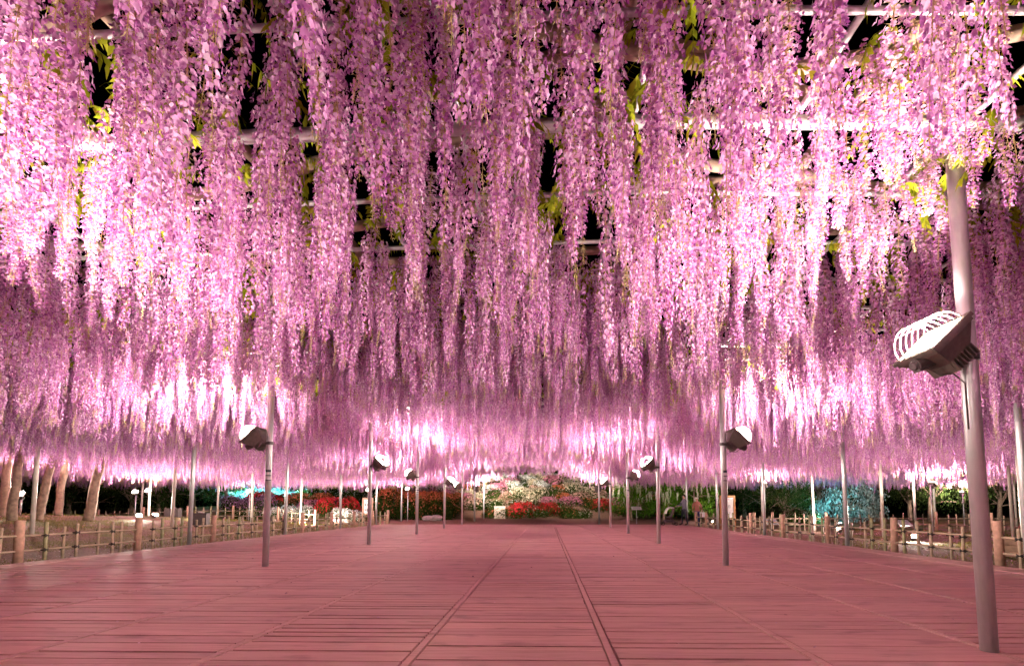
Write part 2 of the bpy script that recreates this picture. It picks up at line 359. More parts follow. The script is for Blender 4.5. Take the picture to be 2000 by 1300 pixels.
# ------------------------------------------------------------------ wisteria
def orth(o):
    t = Vector((0, 0, 1)).cross(o)
    t = t.normalized() if t.length > 1e-4 else Vector((1, 0, 0))
    return t, o.cross(t).normalized()
def raceme_mesh(seed, tip_bare, fat):
    rd = random.Random(seed); b = MB()
    L = 1.0; sway = rd.uniform(-0.02, 0.02), rd.uniform(-0.02, 0.02)
    axis = lambda t: Vector((sway[0] * math.sin(t * 3.0) + 0.012 * math.sin(t * 9 + seed), sway[1] * math.sin(t * 2.6) + 0.012 * math.cos(t * 8 + seed), -L * t))
    b.tube([axis(t / 8) for t in range(9)], [0.0035 - 0.0022 * t / 8 for t in range(9)], 4, 2, False, 0.35)
    N = 185; ang = rd.random() * 6
    for q in range(N):
        t = 0.02 + 0.97 * (q + rd.random()) / N
        ang += 2.4 + rd.gauss(0, 0.35)
        open_ = 1.0 if t < tip_bare else max(0.0, 1 - (t - tip_bare) / max(0.02, 1.0 - tip_bare) * 1.6)
        prof = (0.75 + 0.25 * min(1, t / 0.12)) * (1 - 0.50 * t)
        pl = fat * (0.055 * prof) * (0.35 + 0.65 * open_) * rd.uniform(0.75, 1.2)
        o = Vector((math.cos(ang), math.sin(ang), rd.uniform(-0.55, 0.15))).normalized()
        p0 = axis(t); c = p0 + o * pl
        tx, up = orth(o)
        w = 0.0016
        b.add([p0 + tx * w, p0 - tx * w, c], [(0, 1, 2)], 2, 0.3)
        if open_ < 0.25:                                   # small unopened buds at the tip
            s = 0.005 + 0.003 * rd.random()
            d = (o * 0.8 - Vector((0, 0, 0.5))).normalized()
            b.add([c - tx * s * .4, c + tx * s * .4, c + d * s * 1.8, c + up * s * .5], [(0, 1, 2), (0, 3, 2), (1, 2, 3)], 2, rd.uniform(0.5, 1.0))
            continue
        s = (0.0122 + 0.0035 * rd.random()) * (0.55 + 0.45 * open_) * (1.08 - 0.25 * t)
        roll = rd.gauss(0, 0.35); tx2 = tx * math.cos(roll) + up * math.sin(roll); up2 = up * math.cos(roll) - tx * math.sin(roll)
        tone = min(1, max(0, 0.66 - 0.28 * t + rd.gauss(0, 0.20)))
        # standard petal: a rounded cupped blade thrown back
        bk = rd.uniform(0.1, 0.5)
        pv = [c, c - tx2 * s * 1.0 + up2 * s * .35 + o * s * .25, c - tx2 * s * .72 + up2 * s * 1.25 - o * s * bk * .6, c + up2 * s * 1.6 - o * s * bk,
              c + tx2 * s * .72 + up2 * s * 1.25 - o * s * bk * .6, c + tx2 * s * 1.0 + up2 * s * .35 + o * s * .25, c + up2 * s * .8 - o * s * .12]
        b.add(pv, [(0, 1, 6), (1, 2, 6), (2, 3, 6), (3, 4, 6), (4, 5, 6), (5, 0, 6)], 0, tone)
        # wings and keel: a small darker boat below it
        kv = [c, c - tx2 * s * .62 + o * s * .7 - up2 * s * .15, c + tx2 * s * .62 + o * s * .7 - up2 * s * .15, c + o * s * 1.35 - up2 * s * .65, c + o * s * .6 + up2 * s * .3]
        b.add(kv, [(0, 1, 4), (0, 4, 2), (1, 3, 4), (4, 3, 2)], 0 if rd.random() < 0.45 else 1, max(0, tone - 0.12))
    return b.mesh('raceme', ['petal', 'keel', 'stem'])
RM = [raceme_mesh(s, tb, ft) for s, tb, ft in ((1, .93, 1.0), (2, .78, 1.0), (3, .95, 1.12), (4, .86, .95), (5, .74, .9), (6, .92, 1.2), (7, .82, 1.05), (8, .96, 1.0), (9, .88, 1.1), (10, .68, .85))]
vine = thing('wisteria_vine', 'huge pink flowering wisteria spread over the steel trellis', 'wisteria', (-16.3, 15.0, ground_z(-16.3, 15.0)))
VB = Vector(vine.location)

def tip_z(x, y):                                      # height of raceme tips
    xc = (x + 0.8) / 4.3
    z = 2.50 - 0.16 * smooth01((abs(x + 0.8) - 4) / 6)
    if abs(xc) < 1: z += (0.10 + 0.85 * smooth01((y - 15) / 14)) * (1 - xc * xc)
    return z
cell = 0.235
L_IN = {-3: 1, -2: 0, -1: 1, 0: 0, 1: 1, 2: 0, 3: 1, 4: 0, 5: 2, 6: 2}
R_IN = {-3: 1, -2: 0, -1: 1, 0: 0, 1: 1, 2: 0, 3: 1, 4: 2}
LAMPS = [(ROW_L, DN(k), (1 if q == 1 else -1 if q == 0 else 0)) for k, q in L_IN.items()] + [(ROW_R, DR(k), (-1 if q == 1 else 1 if q == 0 else 0)) for k, q in R_IN.items()]
pts = []
for gy in np.arange(-7.5, 34.4, cell):
    for gx in np.arange(XW0 + 0.2, XW1 - 0.2, cell):
        x = gx + random.uniform(-.5, .5) * cell * 1.3; y = gy + random.uniform(-.5, .5) * cell * 1.3
        if y > 29 and -7 < x < 6 and random.random() < 0.3: continue
        g = 0.6 * vnoise(x * 2.1, y * 2.1, 5) + 0.4 * vnoise(x * 0.8, y * 0.8, 9)
        if g < 0.27 or random.random() < 0.04: continue
        top = ridge(x) + random.uniform(-0.05, 0.16)
        tz = tip_z(x, y) + 0.30 * (vnoise(x * 1.7, y * 1.7, 2) - 0.5) + random.gauss(0, 0.15)
        if random.random() < 0.10: tz += random.uniform(0.15, 0.5)
        for (lx_, ly_, dx_) in LAMPS:                  # kept short round the hot lamps
            dd = math.hypot(x - lx_ - 0.45 * dx_, y - ly_ - (0.0 if dx_ else 0.7))
            if dd < 1.5: tz = max(tz, 3.2 - 0.65 * (dd / 1.5) ** 2)
        ln = max(0.35, top - tz)
        i = random.randrange(10) if random.random() < 0.85 else random.choice((1, 4, 9))
        wd = random.uniform(0.85, 1.2)
        pts.append((x, y, top, random.gauss(0, 0.025), random.gauss(0, 0.025), random.random() * 6.283, wd, ln, i))
def rkey(p):
    vis = p[1] > 0.8 and abs(p[0]) < 1.12 * p[1] and (p[2] - 0.8 * p[7] - 1) < 1.02 * p[1]
    return (0 if vis else 1, math.hypot(p[0], p[1]))
pts.sort(key=rkey)
protos = {}
for p in pts[:300]:
    o = obj('raceme', RM[p[8]], vine, Vector(p[:3]) - VB, p[3:6], (p[6], p[6], p[7]))
    protos.setdefault(p[8], o)

def scatter(name, parent, rows, sources):
    """one object that instances the given source objects on points (position, rotation, scale, index)"""
    me = bpy.data.meshes.new(name); me.from_pydata([r_[0] for r_ in rows], [], [])
    for an, ty, k in (('rot', 'FLOAT_VECTOR', 1), ('scl', 'FLOAT_VECTOR', 2)):
        a = me.attributes.new(an, ty, 'POINT'); a.data.foreach_set('vector', [c for r_ in rows for c in r_[k]])
    a = me.attributes.new('idx', 'INT', 'POINT'); a.data.foreach_set('value', [int(r_[3]) for r_ in rows])
    o = obj(name, me, parent)
    ng = bpy.data.node_groups.new(name, 'GeometryNodeTree')
    ng.interface.new_socket('Geometry', in_out='INPUT', socket_type='NodeSocketGeometry')
    ng.interface.new_socket('Geometry', in_out='OUTPUT', socket_type='NodeSocketGeometry')
    N, Lk = ng.nodes, ng.links
    gi = N.new('NodeGroupInput'); go = N.new('NodeGroupOutput'); jn = N.new('GeometryNodeJoinGeometry')
    for s_ in reversed(sources):
        oi = N.new('GeometryNodeObjectInfo'); oi.transform_space = 'ORIGINAL'
        oi.inputs['Object'].default_value = s_; oi.inputs['As Instance'].default_value = True
        Lk.new(oi.outputs['Geometry'], jn.inputs[0])
    ip = N.new('GeometryNodeInstanceOnPoints'); Lk.new(gi.outputs[0], ip.inputs['Points']); Lk.new(jn.outputs[0], ip.inputs['Instance'])
    ip.inputs['Pick Instance'].default_value = True
    def na(nm, ty):
        q = N.new('GeometryNodeInputNamedAttribute'); q.data_type = ty; q.inputs['Name'].default_value = nm; return q.outputs['Attribute']
    Lk.new(na('idx', 'INT'), ip.inputs['Instance Index'])
    e2r = N.new('FunctionNodeEulerToRotation'); Lk.new(na('rot', 'FLOAT_VECTOR'), e2r.inputs[0]); Lk.new(e2r.outputs[0], ip.inputs['Rotation'])
    Lk.new(na('scl', 'FLOAT_VECTOR'), ip.inputs['Scale']); Lk.new(ip.outputs[0], go.inputs[0])
    md = o.modifiers.new('scatter', 'NODES'); md.node_group = ng
    return tag(o, kind='stuff')
src = [protos[k] for k in sorted(protos)]; imap = {k: q for q, k in enumerate(sorted(protos))}
scatter('racemes', vine, [(tuple(Vector(p[:3]) - VB), p[3:6], (p[6], p[6], p[7]), imap.get(p[8], 0)) for p in pts[300:]], src)

# pinnate leaf sprays
def spray_mesh(seed):
    rd = random.Random(seed); b = MB()
    L = 0.24; pth = [Vector((L * t, 0, 0.03 * math.sin(t * 3) - 0.16 * t * t)) for t in [k / 6 for k in range(7)]]
    b.tube(pth, 0.0018, 3, 0, False, 0.3)
    for k in range(7):
        for s in (-1, 1):
            t = (k + 0.6) / 7; p = Vector((L * t, 0, 0.03 * math.sin(t * 3) - 0.16 * t * t))
            d = Vector((0.25, s * rd.uniform(0.25, 0.6), -rd.uniform(0.7, 1.3))).normalized(); ln = rd.uniform(0.07, 0.105); w = ln * 0.16
            sd = d.cross(Vector((1, 0, 0.3))).normalized()
            b.add([p, p + d * ln * .45 + sd * w, p + d * ln, p + d * ln * .45 - sd * w], [(0, 1, 2), (0, 2, 3)], 0, rd.random())
    return b.mesh('leaf_spray', 'wleaf')
SM = [spray_mesh(s) for s in range(5)]
sp = []
for _ in range(9000):
    x = random.uniform(-14, 13); y = random.uniform(0.5, 11) if random.random() < 0.75 else random.uniform(17, 34)
    if vnoise(x * 1.3, y * 1.3, 21) < 0.45: continue
    sp.append((x, y, ridge(x) + random.uniform(-0.22, 0.30), random.gauss(0, 0.3), random.gauss(0, 0.3), random.random() * 6.283, random.uniform(0.8, 1.3), 0, random.randrange(5)))
sp.sort(key=lambda p: (0 if (p[1] > 1.5 and abs(p[0]) < 1.1 * p[1] and p[2] - 1 < 1.02 * p[1]) else 1, math.hypot(p[0], p[1])))
lp = {}
for p in sp[:260]:
    o = obj('leaf_spray', SM[p[8]], vine, Vector(p[:3]) - VB, p[3:6], (p[6],) * 3); lp.setdefault(p[8], o)
scatter('leaf_sprays', vine, [(tuple(Vector(p[:3]) - VB), p[3:6], (p[6],) * 3, sorted(lp).index(p[8]) if p[8] in lp else 0) for p in sp[260:]], [lp[k] for k in sorted(lp)])

# limbs lying on the pipes, and the trunks out on the lawn
def limb(pts_, r0, r1, name='limb', seg=9):
    n_ = len(pts_); P = []
    for i in range(n_ - 1):
        for q in range(4):
            t = q / 4; a_, b_ = Vector(pts_[i]), Vector(pts_[i + 1]); P.append(a_.lerp(b_, t))
    P.append(Vector(pts_[-1]))
    P = [p + Vector((random.gauss(0, .02), random.gauss(0, .03), random.gauss(0, .02))) for p in P]
    P2 = [P[0]] + [(P[i - 1] + P[i] * 2 + P[i + 1]) / 4 for i in range(1, len(P) - 1)] + [P[-1]]
    nn = len(P2); rad = [(r0 + (r1 - r0) * i / nn) * random.uniform(0.95, 1.06) for i in range(nn)]
    obj(name, MB().tube([p - VB for p in P2], rad, seg).mesh(name, 'bark', True), vine)
for (y0, xa, xb, r0) in ((2.62, -5, 6, .055), (3.05, -1, 7, .05), (3.75, -8, 5, .06), (4.25, -4, 9, .05), (5.0, -9, 6, .055), (6.0, -5, 8, .05), (7.2, -9, 7, .06), (9.0, -10, 9, .06), (11.5, -10, 9, .06), (14.5, -10, 9, .06)):
    n_ = 9
    limb([(xa + (xb - xa) * k / (n_ - 1), y0 + 0.35 * math.sin(k * 1.3 + y0 * 3), ridge(xa + (xb - xa) * k / (n_ - 1)) + 0.13 + 0.05 * math.sin(k * 2.1 + y0)) for k in range(n_)], r0, r0 * 0.7)
for (x0, ya, yb) in ((0.25, 1.2, 8), (-2.4, 1.4, 9), (2.5, 1.3, 9), (-5.6, 2, 12)):
    limb([(x0 + 0.3 * math.sin(k * 1.1 + x0), ya + (yb - ya) * k / 7, ridge(x0) + 0.18 + 0.04 * math.sin(k * 1.7)) for k in range(8)], .05, .035)
for (px, yy, lean, r0) in ((172, 15.6, .45, .15), (72, 14.6, .6, .12), (113, 16.5, .2, .12), (22, 14.0, .15, .12), (3, 14.6, .1, .12)):
    x0 = at_depth(px, 1012, yy).x; z0 = ground_z(x0, yy) - 0.1
    limb([(x0, yy, z0), (x0 + lean * .3, yy, z0 + 1.0), (x0 + lean * .6, yy, z0 + 2.0), (x0 + lean * .85, yy + .1, z0 + 2.9), (x0 + lean + .5, yy + .4, 3.75), (x0 + lean + 2.6, yy + 1.2, 3.9)], r0, r0 * .55, 'trunk', 12)

# ------------------------------------------------------------------ floodlights
def arc_wires():
    b = MB(); h = 0.21
    for k in range(6):
        u = -0.155 + 0.31 * k / 5
        pth = [(u, -0.19 + 0.38 * t, 0.02 + 0.17 * math.sin(math.pi * t) ** 0.6) for t in [q / 12 for q in range(13)]]
        b.tube(pth, 0.0048, 6)
    b.tube([(-0.155, -0.07, 0.175), (0.155, -0.07, 0.175)], 0.0042, 6); b.tube([(-0.155, 0.07, 0.175), (0.155, 0.07, 0.175)], 0.0042, 6)
    return b
def fl_meshes():
    P = {}
    fr = MB(); s = 0.215                                                  # square front frame, four bars
    for (c_, d_) in (((s - .02, 0, 0), (.04, 2 * s, .035)), ((-s + .02, 0, 0), (.04, 2 * s, .035)), ((0, s - .02, 0), (2 * s - .081, .04, .035)), ((0, -s + .02, 0), (2 * s - .081, .04, .035))): fr.box(c_, d_)
    P['frame'] = fr.mesh('frame', 'cast')
    bd = MB(); bd.box((0, 0, -0.032), (0.40, 0.40, 0.026))
    bd.box((0, 0, -0.125), (0.38, 0.38, 0.16), rot=Matrix.Rotation(math.pi, 3, 'X'), taper=0.58)
    bd.box((0, 0, -0.235), (0.20, 0.23, 0.06))
    for k in range(7): bd.box((0, -0.105 + 0.035 * k, -0.24), (0.255, 0.010, 0.10))
    P['housing'] = bd.mesh('housing', 'cast')
    P['glass'] = MB().box((0, 0, 0.0), (0.345, 0.345, 0.012)).mesh('glass', 'glass')
    P['cage'] = arc_wires().mesh('cage', 'wire', True)
    return P
FM = fl_meshes()
def floodlight(loc, azim, elev, label, group, arm=0.31, on_pole=True, power=None, colr=None, scale=1.0, post_r=0.051, spread=165):
    """origin on the post axis; azim = direction the arm points, elev = how far the glass looks up"""
    t = thing('floodlight', label, 'floodlight', loc, azim, group)
    t.scale = (scale,) * 3
    nrm = Vector((math.cos(elev), 0, math.sin(elev)))
    q = nrm.to_track_quat('Z', 'Y').to_euler()
    c = Vector((arm, 0, 0.14)) if on_pole else Vector((0, 0, 0.30))
    hd = obj('housing', FM['housing'], t, c, q)
    for k in ('frame', 'glass', 'cage'): obj(k, FM[k], t, c if k != 'glass' else c + nrm * 0.006, q)
    br = MB()
    if on_pole:
        br.tube([(0, 0, -0.03), (0, 0, 0.03)], post_r + 0.012, 16)
        br.box((arm * .5 + .02, 0.07, -0.005), (arm + .04, 0.012, 0.045)); br.box((arm * .5 + .02, -0.07, -0.005), (arm + .04, 0.012, 0.045))
        br.box((0.052, 0, -0.005), (0.03, 0.152, 0.05))
        br.tube([(arm, -0.1, 0.0), (arm, 0.1, 0.0)], 0.03, 10)
        obj('bracket', br.mesh('bracket', 'cast_dark'), t)
        gb = MB(); gb.tube([(arm - .01, 0, 0.0), (arm + .14, 0, -0.07)], [.052, .058], 12); gb.tube([(arm + .141, 0, -.0705), (arm + .16, 0, -.079)], [.045, .03], 12); gb.box((arm + .06, 0, -0.07), (.16, .07, .05), rot=Matrix.Rotation(R(25), 3, 'Y'))
        obj('gear_box', gb.mesh('gear_box', 'cast_dark'), t)
        cb = MB(); cb.tube([(arm + .05, 0, -.085), (arm - .05, .01, -.15), (arm - .16, .01, -.14), (post_r + .01, .01, -.22), (post_r + .006, .01, -.6)], .006, 6)
        obj('cable', cb.mesh('cable', 'cable', True), t)
    else:
        br.box((0, 0.225, 0.17), (0.05, 0.012, 0.34)); br.box((0, -0.225, 0.17), (0.05, 0.012, 0.34)); br.box((0, 0, 0.006), (0.22, 0.462, 0.012))
        obj('bracket', br.mesh('bracket', 'cast_dark'), t)
    ld = bpy.data.lights.new('lamp_light', 'AREA'); ld.shape = 'SQUARE'; ld.size = 0.30
    ld.energy = LAMP_W if power is None else power; ld.color = LAMP_COL if colr is None else colr; ld.spread = R(spread)
    lo = bpy.data.objects.new('lamp_light', ld); col.objects.link(lo); lo.parent = t
    lo.location = c + nrm * 0.022; lo.rotation_euler = (-nrm).to_track_quat('Z', 'Y').to_euler()
    return t
ORD = ['first', 'second', 'third', 'fourth', 'fifth', 'sixth', 'seventh', 'eighth', 'ninth', 'tenth']
for k, inn in L_IN.items():
    zb = posts[(ROW_L, k)].location.z
    floodlight((ROW_L, DN(k), zb + 2.08), R({0: 180, 1: 0, 2: 80}[inn]), R(46 if inn < 2 else 16), 'lit caged floodlight on the %s post from the azalea mound, row beside the grassy hump' % ORD[6 - k], 'floodlights clamped to the trellis posts', power=LAMP_W * ({5: 1.0, 6: 0.3}.get(k, 0.8) if inn == 2 else 0.78 if k == 0 else 0.62 if k == -1 else 1.0), scale=0.88, spread=85 if inn == 2 else 165)
for k, inn in R_IN.items():
    zb = posts[(ROW_R, k)].location.z
    floodlight((ROW_R, DR(k), zb + 2.08), R({0: 0, 1: 180, 2: 95}[inn]), R(46 if inn < 2 else 16), 'lit caged floodlight on the %s post from the azalea mound, row on the visitors side' % ORD[4 - k], 'floodlights clamped to the trellis posts', power=LAMP_W * ({5: 1.0, 6: 0.3}.get(k, 0.8) if inn == 2 else 0.78 if k == 0 else 0.52 if k == -1 else 1.0), scale=0.88, spread=85 if inn == 2 else 165)
obj('tie', MB().tube([(0.054 * math.cos(a_), 0.054 * math.sin(a_), 2.345 + 0.012 * math.cos(a_)) for a_ in [q * math.pi / 8 for q in range(17)]], 0.004, 5).mesh('tie', 'board_white', True), posts[(ROW_R, -1)])

# floodlights on slim stands out on the lawns: (pixel x, pixel y of the lamp, depth, facing, label)
def stand_light(px, py, Y, az, label, power=None):
    p = at_depth(px, py, Y); g = ground_z(p.x, Y)
    t = floodlight((p.x, Y, p.z - 0.1), R(az), R(55), label, 'floodlights on slim stands over the lawns', arm=0.26, power=power, scale=0.62, post_r=0.03)
    k = 1 / 0.62
    obj('stand', MB().tube([(0, 0, (g - p.z + 0.1 - 0.05) * k), (0, 0, 0.1)], 0.027 * k, 12).mesh('stand', 'steel', True), t)
stand_light(42, 964, 15.5, -60, 'lit floodlight on a slim stand on the crest of the grassy hump')
stand_light(266, 960, 24, -60, 'lit floodlight on a slim stand by the back fence, behind its twin', 110)
stand_light(291, 957, 23, -60, 'lit floodlight on a slim stand by the back fence, before its twin', 110)
stand_light(488, 959, 29.5, -80, 'lit floodlight on a slim stand before the blue lit shrubs', 110)
stand_light(721, 956, 29.5, -90, 'lit floodlight on a slim stand behind the photo notice board', 110)
stand_light(797, 954, 30.5, -90, 'lit floodlight on a slim stand before the orange flowering hedge', 110)
stand_light(1492, 945, 20.5, 60, 'lit floodlight on a slim stand beside the tall wooden framed notice', 120)
stand_light(1817, 944, 19.0, 30, 'lit floodlight on a slim stand on the lawn by the planter box', 260)
stand_light(1880, 962, 27.5, 60, 'lit floodlight on a slim stand far behind the back fence of the flat lawn', 260)

def ground_light(px, Y, az, el, label, power, colr=None, sc=0.45, dz=0.0):
    x = at_depth(px, 1000, Y).x
    return floodlight((x, Y, ground_z(x, Y) + dz - 0.01), R(az), R(el), label, 'floodlights standing on the ground', on_pole=False, power=power, colr=colr, scale=sc)
ground_light(272, 17.5, -35, 62, 'brightest ground floodlight on the grassy hump before the back fence', 130)
ground_light(303, 18.5, 20, 62, 'ground floodlight on the grassy hump next to the brightest one', 100)
ground_light(331, 21.2, 120, 62, 'small ground floodlight on the grass before a dark gear box', 60)
ground_light(379, 18.6, 120, 62, 'small ground floodlight on the grass beside the fence post', 40)
ground_light(534, 27.0, 90, 50, 'ground floodlight at the foot of the white azaleas', 55)
ground_light(592, 24.0, 80, 50, 'ground floodlight on the lawn before the red azaleas', 90)
ground_light(650, 27.6, 90, 50, 'ground floodlight beside the pale rock', 40)
ground_light(1784, 15.3, -120, 60, 'bright ground floodlight on the lawn near the planter box', 130)
ground_light(1637, 20.0, 150, 62, 'ground floodlight before the weeping blue tree', 70)
ground_light(1393, 28.5, 150, 62, 'tiny ground floodlight beside the tall notice board', 25, None, 0.4)
ground_light(1409, 27.5, 150, 62, 'second tiny ground floodlight beside the tall notice board', 25, None, 0.4)
TEAL = (0.16, 0.85, 1.0)
ground_light(515, 34.7, 90, 62, 'ground floodlight with a blue filter below the blue lit shrubs', 420, TEAL, 0.5)
ground_light(470, 34.7, 90, 62, 'second ground floodlight with a blue filter below the blue lit shrubs', 300, TEAL, 0.5)
ground_light(560, 34.7, 90, 62, 'third ground floodlight with a blue filter below the blue lit shrubs', 300, TEAL, 0.5)
ground_light(1640, 25.5, 90, 45, 'ground floodlight with a blue filter below the weeping tree', 70, TEAL, 0.5)

# ------------------------------------------------------------------ bamboo fences
def bamboo(r, h, seed, mat):
    b = MB(); rd = random.Random(seed); z = 0.0; pth = []; rad = []
    while z < h:
        pth += [(0, 0, z), (0, 0, min(h, z + 0.008))]; rad += [r * 1.0, r * 1.09]
        pth += [(0, 0, min(h, z + 0.02))]; rad += [r]; z += rd.uniform(0.2, 0.28)
    pth.append((0, 0, h + 0.001)); rad.append(r)
    q = [pth[0]]; rr = [rad[0]]
    for p_, r_ in zip(pth[1:], rad[1:]):
        if p_[2] > q[-1][2] + 1e-5: q.append(p_); rr.append(r_)
    return b.tube(q, rr, 10).mesh('picket', mat, True)
PK = [bamboo(.030, .86, 1, 'bamboo'), bamboo(.026, .80, 2, 'bamboo'), bamboo(.032, .88, 3, 'bamboo_green'), bamboo(.028, .83, 4, 'bamboo')]
lash = MB()
for a_ in (-1, 1):
    lash.tube([(-.05, -.034 * 1, .0 - .03 * a_), (0, -.050, 0), (.05, -.034, .03 * a_)], .009, 6)
lash.tube([(-.045, .02, 0), (-.047, -.03, 0), (-.03, -.05, 0), (.03, -.05, 0), (.047, -.03, 0), (.045, .02, 0)], .012, 6)
LASH = lash.mesh('lashing', 'twine', True)
fp = MB(); fp.tube([(0, 0, 0), (0, 0, .9), (0, 0, .912)], [.072, .070, .06], 14); FPOST = fp.mesh('post', 'fence_post', True)
def fence(p0, p1, first, label, small=1.0, npk=6, span=2.48, group=None, end_posts=True):
    p0, p1 = Vector(p0), Vector(p1); L = (p1 - p0).length; ux = (p1 - p0).normalized()
    t = thing('bamboo_fence', label, 'fence', (p0.x, p0.y, ground_z(p0.x, p0.y)), math.atan2(ux.y, ux.x), group)
    base = t.location.z
    gz = lambda s_: ground_z(p0.x + ux.x * s_, p0.y + ux.y * s_) - base - 0.06
    s_ = first; seed = 0; sp_ = []
    while s_ < L + 0.05: sp_.append(s_); s_ += span
    if end_posts and L - sp_[-1] > 0.5: sp_.append(L)
    if sp_[0] > 0.4: sp_ = [0.0] + sp_
    for q in sp_: obj('post', FPOST, t, (q, 0.0, gz(q)), (R(random.gauss(0, .7)), R(random.gauss(0, .7)), random.random() * 6), (small, small, random.uniform(.97, 1.03)))
    for a_, b_ in zip(sp_[:-1], sp_[1:]):
        n_ = max(1, round((b_ - a_) / (span / (npk + 1))) - 1)
        for k in range(n_):
            q = a_ + (b_ - a_) * (k + 1) / (n_ + 1) + random.gauss(0, .04); side = 1 if k % 2 else -1
            pk = obj('picket', random.choice(PK), t, (q, side * .052, gz(q)), (R(random.gauss(0, .8)), R(random.gauss(0, 1.2)), random.random() * .4), (small, small, random.uniform(.93, 1.04)))
            for zr in (.28, .56): obj('lashing', LASH, pk, (0, -.022 * side, zr + .06), (0, 0, 0 if side < 0 else math.pi))
    for zr in (.28, .56):                                        # rails of bamboo lengths
        q = 0.0
        while q < L - .05:
            ln = min(3.6, L - q); nn = 14
            pth = [(q + ln * k / nn, 0.004 * math.sin(k * 1.7), gz(q + ln * k / nn) + zr + .06) for k in range(nn + 1)]
            rr = [.021 * small * (1.1 if k % 2 == 0 else 1.0) for k in range(nn + 1)]
            obj('rail', MB().tube(pth, rr, 8).mesh('rail', 'bamboo', True), t); q += ln
    return t
fence((-9.72, 3.45), (-9.72, 28.4), 2.46 + 2.48 * 0 + 0.0, 'bamboo fence between the boardwalk and the grassy hump')
fence((8.02, 3.5), (8.02, 24.9), 2.4, 'bamboo fence between the boardwalk and the lawn with the planter box')
fence((-30, 24.8), (-12.5, 24.8), 0.6, 'low bamboo fence along the back of the grassy hump', 0.8, 5)
fence((9.6, 21.5), (28, 21.5), 0.8, 'low bamboo fence along the back of the flat lawn', 0.8, 4)

# ------------------------------------------------------------------ azaleas
def bush_mesh(seed, leafn, flown, top_bias):
    rd = random.Random(seed); b = MB()
    lobes = [(rd.uniform(-.45, .45), rd.uniform(-.45, .45), rd.uniform(.25, .5), rd.uniform(.38, .6)) for _ in range(9)]
    def pt():
        lx, ly, lz, lr = rd.choice(lobes)
        d = Vector((rd.gauss(0, 1), rd.gauss(0, 1), abs(rd.gauss(0, 1)) if rd.random() < .75 else -abs(rd.gauss(0, .5)))).normalized()
        p = Vector((lx, ly, lz)) + d * lr * rd.uniform(.82, 1.03)
        return p, d
    def quad(p, d, s, mi, tone):
        a_, u_ = orth((d + Vector((rd.gauss(0, .5), rd.gauss(0, .5), rd.gauss(0, .5)))).normalized())
        b.add([p - a_ * s, p - u_ * s * .9, p + a_ * s, p + u_ * s], [(0, 1, 2), (0, 2, 3)], mi, tone)
    for _ in range(leafn):
        p, d = pt()
        if p.z < 0.02: p.z = rd.uniform(.02, .2)
        quad(p * (.97 if rd.random() < .7 else .8), d, rd.uniform(.022, .045), 0, rd.random())
    k = 0
    while k < flown:
        p, d = pt()
        if p.z < 0.12 or (rd.random() > .25 + top_bias * max(0, d.z + .3)): continue
        c_ = p * 1.02; tone = rd.random()
        a_, u_ = orth((d + Vector((rd.gauss(0, .35), rd.gauss(0, .35), rd.gauss(0, .35)))).normalized()); s = rd.uniform(.030, .045)
        vv = [c_ - d * .012]; 
        for q in range(5): an = q * 1.2566; vv.append(c_ + (a_ * math.cos(an) + u_ * math.sin(an)) * s + d * .012)
        b.add(vv, [(0, 1 + q, 1 + (q + 1) % 5) for q in range(5)], 1, tone); k += 1
    return b
BF = [bush_mesh(20 + s, 2200, 1000, 0.9).mesh('azalea', ['leaf', 'az_red']) for s in range(4)]      # in full flower
BS = [bush_mesh(40 + s, 2600, 130, 1.2).mesh('azalea', ['leaf', 'az_red']) for s in range(3)]       # mostly leaf
BG = [bush_mesh(60 + s, 2600, 0, 1.0).mesh('azalea', ['leaf_bright', 'az_red']) for s in range(2)]
def bush(x, y, s, hgt, colour, kind, label, group, z=None):
    me = random.choice({'full': BF, 'sparse': BS, 'green': BG}[kind])
    o = obj('azalea_bush', me, None, (x, y, (ground_z(x, y) if z is None else z) - 0.08), (0, 0, random.random() * 6.283), (s, s, hgt))
    if kind != 'green':
        o.material_slots[1].link = 'OBJECT'; o.material_slots[1].material = M['az_' + colour]
    return tag(o, label, 'shrub', group)
def mound_pixel(px, py):                                # where a pixel's ray meets the mound
    d = ray(px, py); t = 30.0
    while t < 60:
        p = Vector((0, 0, HCAM)) + d * (t / d.y)
        if p.z < ground_z(p.x, p.y) + 0.45: return p
        t += 0.1
    return None
G_M = 'azalea bushes massed on the mound'
yy = 36.6; rowi = 0
